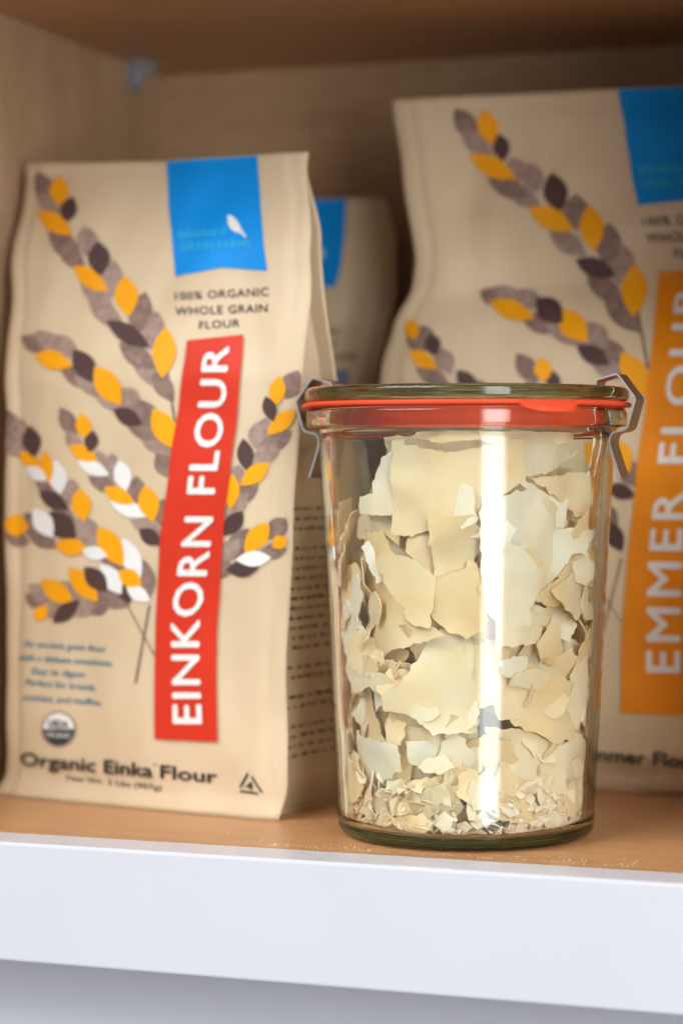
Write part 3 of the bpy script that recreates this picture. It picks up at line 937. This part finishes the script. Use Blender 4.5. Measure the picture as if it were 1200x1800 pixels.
# ------------------------------------------------------------------ flakes in the jar
def flake_mesh(name, outline, shape, thick=0.4, jag=0.58, step=1.05, grid=3.0, seed=0, scale=1.0):
    """outline: 2D polygon in mm; shape(u,v) -> 3D point and normal; jagged broken rim"""
    rnd = random.Random(seed)
    pts = []
    n = len(outline)
    for i in range(n):
        a, b = Vector(outline[i]), Vector(outline[(i + 1) % n])
        L = (b - a).length
        k = max(1, int(L / step))
        nr = (b - a).normalized() if L > 0 else Vector((1, 0)); nr = Vector((-nr.y, nr.x))
        for j in range(k):
            p = a.lerp(b, j / k)
            amp = jag * (n3(p.x * 0.35 + seed, p.y * 0.35) * 1.6 + rnd.uniform(-0.5, 0.5))
            pts.append(p + nr * amp)
    xs = [p.x for p in pts]; ys = [p.y for p in pts]
    inner = []
    def inside(q):
        c = False
        for i in range(len(pts)):
            a, b = pts[i], pts[i - 1]
            if (a.y > q.y) != (b.y > q.y) and q.x < (b.x - a.x) * (q.y - a.y) / (b.y - a.y) + a.x:
                c = not c
        return c
    y = min(ys) + grid / 2
    while y < max(ys):
        x = min(xs) + grid / 2
        while x < max(xs):
            q = Vector((x + rnd.uniform(-0.4, 0.4), y + rnd.uniform(-0.4, 0.4)))
            if inside(q) and min((q - p).length for p in pts) > grid * 0.4:
                inner.append(q)
            x += grid
        y += grid
    allp = pts + inner
    edges = [(i, (i + 1) % len(pts)) for i in range(len(pts))]
    r = delaunay_2d_cdt(allp, edges, [], 1, 1e-4)
    vv, ee, ff = r[0], r[1], r[2]
    cnt = {}
    for f in ff:
        for a, b in zip(f, list(f[1:]) + [f[0]]):
            cnt.setdefault((min(a, b), max(a, b)), []).append((a, b))
    V, F = [], []
    P = [shape(v.x, v.y) for v in vv]
    for p, nn in P: V.append(p + nn * thick * 0.5)
    for p, nn in P: V.append(p - nn * thick * 0.5)
    m = len(vv)
    for f in ff:
        F.append(tuple(f)); F.append(tuple(k + m for k in reversed(f)))
    for k, l in cnt.items():
        if len(l) == 1:
            a, b = l[0]
            q = len(V); V += [V[b], V[a], V[a + m], V[b + m]]
            F.append((q, q + 1, q + 2, q + 3))
    me = bpy.data.meshes.new(name)
    me.from_pydata([(p * scale) * MM for p in V], [], F)
    me.materials.append(M['flake'])
    me.polygons.foreach_set('use_smooth', [len(f) == 3 for f in F])
    me.update()
    return me

FG = 'dried starter flakes filling the jar'
def add_flake(me, label='thin cream dried flake packed inside the glass jar'):
    o = bpy.data.objects.new('starter_flake', me); COL.objects.link(o)
    return tag(o, label, 'flake', FG)

def traced(px, layer, seed, lean=0.0, curl=2.4, label=None):
    """flake outline in pixels, laid just inside the glass at its own distance"""
    pol = []
    for (x, y) in px:
        d = ray(x, y)
        z = 121 - (y - 815) / 5.6
        R = r_in(max(8, z)) - layer
        for _ in range(4):
            # meet the cylinder of radius R
            a = d.x * d.x + d.y * d.y; b = CAM.x * d.x + CAM.y * d.y; c = CAM.x ** 2 + CAM.y ** 2 - R * R
            disc = max(0.0, b * b - a * c)
            t = (-b - math.sqrt(disc)) / a
            p = CAM + d * t
            R = r_in(max(8, min(126, p.z))) - layer
        az = math.atan2(p.y, p.x) - camaz
        az = math.atan2(math.sin(az), math.cos(az))
        pol.append((az * R, p.z))
    cx = sum(p[0] for p in pol) / len(pol); cz = sum(p[1] for p in pol) / len(pol)
    pol = [(cx + (a - cx) * 1.12, cz + (b - cz) * 1.12) for a, b in pol]
    rb_ = random.Random(seed)
    tiltx, tilty = rb_.uniform(-0.24, 0.24), rb_.uniform(-0.2, 0.2)
    layer = layer * 1.3 + 0.9
    R0 = r_in(max(10, min(126, cz))) - layer
    def shape(u, v):
        az = camaz + u / R0
        du, dv = u - cx, v - cz
        # flatter than the glass, so edges stand off it
        flat = du * du / (2 * R0) * 0.55
        r = R0 * r_in(max(8, min(126, v))) / r_in(max(10, min(126, cz))) - abs(tiltx) * 0 - tiltx * du - tilty * dv
        r += curl * n3(u / 13 + seed, v / 13, seed * 1.7) + 0.35 * n3(u / 4, v / 4, seed) + 0.2
        v = max(v, 4.6)
        r = min(r, r_lim(v))
        p = Vector((r * math.cos(az), r * math.sin(az), v))
        return p, Vector((math.cos(az), math.sin(az), 0))
    # centre the mesh on its own origin
    me = flake_mesh('starter_flake', pol, shape, seed=seed)
    o = add_flake(me)
    if label: o['label'] = label
    return o

T = [
 ([(698,780),(786,803),(850,789),(902,777),(908,841),(873,871),(826,911),(770,918),(721,935),(696,932),(701,865)], 2.2),
 ([(704,780),(675,812),(660,853),(663,865),(644,871),(646,900),(692,900),(712,853)], 4.0),
 ([(643,895),(698,890),(700,955),(664,925)], 5.2),
 ([(725,928),(766,922),(770,1001),(774,1016),(764,1018),(719,968)], 3.4),
 ([(762,917),(826,912),(841,946),(838,970),(815,1010),(803,1040),(768,1020),(765,970)], 1.6),
 ([(669,990),(694,974),(718,983),(764,1016),(761,1055),(755,1083),(755,1096),(733,1096),(716,1081),(690,1040)], 1.0),
 ([(759,1063),(774,1022),(815,1008),(844,1016),(850,1057),(844,1104),(818,1115),(791,1104),(768,1086)], 0.9),
 ([(612,925),(631,944),(651,947),(673,944),(692,973),(680,990),(695,1040),(722,1070),(754,1095),(772,1108),(712,1126),(655,1152),(651,1144),(657,1098),(625,1044),(614,1016)], 3.4),
 ([(600,924),(642,901),(677,936),(649,947),(612,942)], 6.0),
 ([(850,880),(884,885),(902,875),(921,873),(944,873),(958,901),(984,938),(972,980),(940,1035),(925,1060),(925,1085),(885,1088),(855,1060),(848,960)], 1.5),
 ([(976,938),(993,934),(1030,935),(1015,955),(1008,975),(995,973),(986,992),(960,1033),(941,1040),(950,990)], 2.4),
 ([(934,1049),(941,1035),(960,1025),(988,985),(1023,975),(1021,1029),(1014,1046),(991,1057),(958,1063)], 3.8),
 ([(874,1079),(913,1072),(939,1077),(971,1086),(949,1105),(947,1127),(923,1131),(874,1135)], 1.1),
 ([(687,1225),(721,1196),(751,1137),(774,1114),(823,1132),(822,1184),(835,1225),(829,1277),(765,1283),(739,1254),(692,1242)], 1.3),
 ([(896,1207),(914,1164),(955,1184),(990,1202),(987,1237),(993,1289),(966,1298),(902,1266)], 1.5),
 ([(993,1204),(1022,1190),(1020,1290),(990,1292)], 2.2),
 ([(820,1140),(873,1132),(920,1130),(908,1184),(900,1215),(879,1225),(844,1239),(832,1213),(818,1184)], 3.0),
 ([(617,1289),(657,1301),(704,1312),(709,1353),(660,1379),(654,1423),(625,1359)], 2.0),
 ([(698,1240),(780,1270),(783,1336),(727,1336),(721,1382),(690,1400),(700,1310)], 3.0),
 ([(727,1326),(778,1326),(771,1365),(751,1376),(725,1365)], 4.4),
 ([(860,1285),(920,1290),(966,1315),(975,1391),(902,1390),(863,1376)], 3.2),
 ([(995,1292),(1011,1312),(1016,1353),(1011,1423),(995,1435),(972,1429),(969,1376),(981,1318)], 1.4),
 ([(806,1365),(826,1353),(850,1370),(844,1411),(815,1403)], 1.0),
 ([(663,1390),(692,1413),(756,1445),(745,1466),(698,1452),(669,1435)], 1.8),
 ([(890,1388),(955,1378),(995,1400),(990,1450),(931,1460),(908,1423)], 2.4),
 ([(730,768),(780,776),(844,770),(848,752),(733,752)], 3.0),
 ([(885,780),(943,777),(1001,801),(1018,794),(990,812),(960,830),(902,838)], 5.0),
 ([(850,751),(1008,751),(1010,769),(966,778),(850,776)], 4.0),
 ([(943,844),(1026,833),(1026,923),(1013,911),(984,876)], 4.4),
 ([(908,830),(949,865),(990,911),(984,935),(931,871)], 5.4),
 ([(690,770),(880,765),(900,850),(800,900),(700,890)], 8.0),
 ([(640,1150),(690,1135),(720,1150),(700,1200),(690,1260),(650,1250)], 5.0),
 ([(612,1200),(650,1195),(665,1260),(690,1310),(640,1310),(612,1290)], 4.4),
 ([(765,1280),(835,1270),(840,1350),(800,1400),(770,1380),(783,1340)], 4.6),
 ([(930,1130),(990,1120),(1015,1150),(1010,1190),(960,1185),(925,1165)], 4.0),
 ([(945,1070),(1000,1060),(1015,1090),(985,1110),(950,1100)], 5.0),
 ([(700,1380),(760,1370),(790,1420),(740,1440),(705,1430)], 2.8),
 ([(780,1310),(800,1290),(830,1330),(815,1380),(800,1400),(770,1440),(760,1420)], 2.4),
]
TL = {0: 'large squarish cream flake against the glass just below the red ring',
      1: 'pale ragged flake tucked beside the large squarish flake under the lid',
      9: 'tall broad cream flake standing in the upper half of the jar',
      10: 'wing-shaped flake curling away from the tall broad flake',
      13: 'broadest yellowish flake halfway up the jar with a jagged lower edge',
      14: 'yellowish five-sided flake beside the narrow strip flake in the lower half',
      15: 'narrow upright strip flake beside the yellowish five-sided flake',
      17: 'folded triangular flake above the crumbs facing the red-labelled bag',
      21: 'tall pointed white flake rising from the crumbs at the jar foot',
      7: 'long drooping cream flake lying under the rounded oval flake',
      6: 'rounded oval flake near the middle of the jar'}
for i, (px, lay) in enumerate(T):
    traced(px, lay, 11 + i, label=TL.get(i))

def shell(az, zc, layer, seed, size=1.0, tilt=0.2):
    """flake lying against the glass, anywhere round the jar"""
    rs = random.Random(seed)
    n = rs.randint(5, 8); rx, rz = rs.uniform(6, 13) * size, rs.uniform(7, 14) * size
    R0 = r_in(max(10, min(124, zc))) - layer
    u0 = math.atan2(math.sin(az - camaz), math.cos(az - camaz)) * R0
    pol = []
    for i in range(n):
        a = 2 * math.pi * (i + rs.uniform(-0.28, 0.28)) / n
        q = rs.uniform(0.7, 1.15)
        pol.append((u0 + rx * q * math.cos(a), max(8.5, min(126, zc + rz * q * math.sin(a)))))
    tx, ty = rs.uniform(-tilt, tilt), rs.uniform(-tilt, tilt)
    def shape(u, v):
        a = camaz + u / R0
        r = r_in(max(8, min(126, v))) - layer - tx * (u - u0) - ty * (v - zc) + 1.8 * n3(u / 12 + seed, v / 12, seed * 1.3) + 0.3 * n3(u / 4, v / 4, seed)
        v = max(v, 4.6)
        r = min(r, r_lim(v))
        return Vector((r * math.cos(a), r * math.sin(a), v)), Vector((math.cos(a), math.sin(a), 0))
    return add_flake(flake_mesh('starter_flake', pol, shape, seed=seed))
rsh = random.Random(77)
for i in range(74):
    k = (i * 0.61803) % 1.0
    d = (0.95 + k * (2 * math.pi - 1.9))
    az = camaz + d
    dd = math.atan2(math.sin(d), math.cos(d))
    top = 112 - 26 * math.exp(-((dd + 1.25) / 0.5) ** 2)
    shell(az, 16 + (top - 16) * ((i * 0.7548) % 1.0), rsh.uniform(1.0, 3.2), 500 + i)
for i in range(58):
    # smaller curled shards between the big ones, on the side towards the room
    d = -1.15 + 2.3 * ((i * 0.61803) % 1.0)
    zz = 14 + 96 * ((i * 0.7548 + 0.3) % 1.0) ** 1.25
    if d < -0.6 and zz > 84: zz -= 40
    shell(camaz + d, zz, rsh.uniform(1.2, 6.0), 900 + i, 0.55, 0.5)

# loose flakes behind and all round, from a set of shared shapes
protos = []
for k in range(14):
    rnd = random.Random(100 + k)
    n = rnd.randint(5, 8)
    rx, rz = rnd.uniform(7, 15), rnd.uniform(7, 14)
    pol = []
    for i in range(n):
        a = 2 * math.pi * (i + rnd.uniform(-0.28, 0.28)) / n
        q = rnd.uniform(0.72, 1.15)
        pol.append((rx * q * math.cos(a), rz * q * math.sin(a)))
    cv, c2, ph = rnd.uniform(18, 55), rnd.uniform(-0.6, 0.6), rnd.uniform(0, 3)
    def shape(u, v, cv=cv, c2=c2, ph=ph, k=k):
        y = (u * math.cos(c2) + v * math.sin(c2)) ** 2 / (2 * cv) + 1.3 * n3(u / 9 + ph, v / 9, k) + 0.3 * n3(u / 3, v / 3, k)
        return Vector((u, y, v)), Vector((0, -1, 0))
    protos.append(flake_mesh('starter_flake', pol, shape, seed=200 + k))

def clamp_in(o, pts):
    """keep the flake inside the glass"""
    for _ in range(12):
        worst = 0; wv = None
        for p in pts:
            q = o @ p
            r = math.hypot(q.x, q.y)
            lim = r_lim(q.z / MM) * MM - 0.0002
            if r - lim > worst:
                worst, wv = r - lim, q.copy()
        if wv is None or worst < 1e-5:
            break
        d = Vector((wv.x, wv.y, 0)).normalized()
        o = Matrix.Translation(-d * (worst + 1e-4)) @ o
    return o

rnd = random.Random(5)
def surface_top(az):
    """how high the pile reaches at this bearing"""
    d = math.atan2(math.sin(az - camaz), math.cos(az - camaz))
    return 122 - 26 * math.exp(-((d + 1.25) / 0.5) ** 2) + 4 * math.sin(3 * az)
cnt = 0
for ring_, (rr, num) in enumerate([(37, 78), (29, 30), (18, 8)]):
    for i in range(num):
        az = camaz + 2 * math.pi * ((i * 0.61803) % 1.0)
        z = 14 + (surface_top(az) - 22) * ((i + 0.5) / num) + rnd.uniform(-4, 4)
        me = protos[rnd.randrange(14)]
        r = (rr + rnd.uniform(-3, 2)) * (0.9 + 0.1 * z / 110)
        if abs(math.atan2(math.sin(az - camaz), math.cos(az - camaz))) < 0.85:
            r = min(r, 34.5)
        M1 = Matrix.Translation(Vector((r * math.cos(az), r * math.sin(az), z)) * MM)
        M2 = Matrix.Rotation(az + math.pi / 2 + rnd.uniform(-0.5, 0.5), 4, 'Z') @ Matrix.Rotation(rnd.uniform(-0.55, 0.55), 4, 'X') @ Matrix.Rotation(rnd.uniform(-3, 3), 4, 'Y')
        Sm = Matrix.Scale(rnd.uniform(0.75, 1.1), 4)
        mw = clamp_in(M1 @ M2 @ Sm, [v.co for v in me.vertices])
        zs = [(mw @ v.co).z for v in me.vertices]
        if min(zs) < 0.0072:
            mw = clamp_in(Matrix.Translation((0, 0, 0.0072 - min(zs))) @ mw, [v.co for v in me.vertices])
        o = add_flake(me)
        o.matrix_world = mw
        cnt += 1

# fine crumbs at the bottom of the jar: too small to count
V, F = [], []
rnd = random.Random(9)
for i in range(1500):
    az = rnd.uniform(0, 2 * math.pi); z = 4.4 + abs(rnd.gauss(0, 8.0))
    rmax = r_lim(z) - 0.8
    r = rmax * (rnd.random() ** 0.14) + rnd.uniform(0, 1.2)
    sz = 0.7 + 4.2 * rnd.random() ** 2
    c = Vector((r * math.cos(az), r * math.sin(az), z))
    rot = Matrix.Rotation(rnd.uniform(0, 6.28), 3, 'Z') @ Matrix.Rotation(rnd.uniform(-1.2, 1.2), 3, 'X')
    n = rnd.randint(4, 6); b = len(V)
    ring_ = []
    for k in range(n):
        a = 2 * math.pi * (k + rnd.uniform(-.3, .3)) / n
        ring_.append(Vector((math.cos(a) * sz * rnd.uniform(.6, 1.1), rnd.uniform(-.15, .15) * sz, math.sin(a) * sz * rnd.uniform(.6, 1.1))))
    for th in (-0.13, 0.13):
        for q in ring_:
            p = c + rot @ (q + Vector((0, th, 0)))
            p.z = max(p.z, 4.3)
            lim = r_lim(p.z) - 0.1
            h = math.hypot(p.x, p.y)
            if h > lim:
                p.x *= lim / h; p.y *= lim / h
            V.append(p)
    F.append(tuple(range(b, b + n))); F.append(tuple(range(b + 2 * n - 1, b + n - 1, -1)))
    for k in range(n):
        k2 = (k + 1) % n
        F.append((b + k2, b + k, b + n + k, b + n + k2))
tag(mesh_obj('flake_crumbs', V, F, M['flake'], smooth=False), 'fine pale crumbs and tiny shards at the bottom of the jar', 'crumbs', kind='stuff')

# crumbs of flour spilled on the shelf around the jar
V, F = [], []
for i in range(260):
    if rnd.random() < 0.7:
        x, y = rnd.uniform(-60, 70), -46 + abs(rnd.gauss(0, 5))
        if math.hypot(x, y) < 43: continue
    else:
        x, y = rnd.uniform(-150, 150), rnd.uniform(-51, 0)
        if math.hypot(x, y) < 44: continue
    sz = rnd.uniform(0.08, 0.3)
    b = len(V)
    for k in range(4):
        a = k * math.pi / 2 + rnd.random()
        V.append(Vector((x + math.cos(a) * sz, y + math.sin(a) * sz, 0.02)))
    V.append(Vector((x, y, sz * 0.9 + 0.02)))
    F += [(b, b + 1, b + 4), (b + 1, b + 2, b + 4), (b + 2, b + 3, b + 4), (b + 3, b, b + 4)]
tag(mesh_obj('shelf_crumbs', V, F, M['flake'], smooth=False), 'tiny pale specks of flour scattered on the wooden shelf', 'crumbs', kind='stuff')
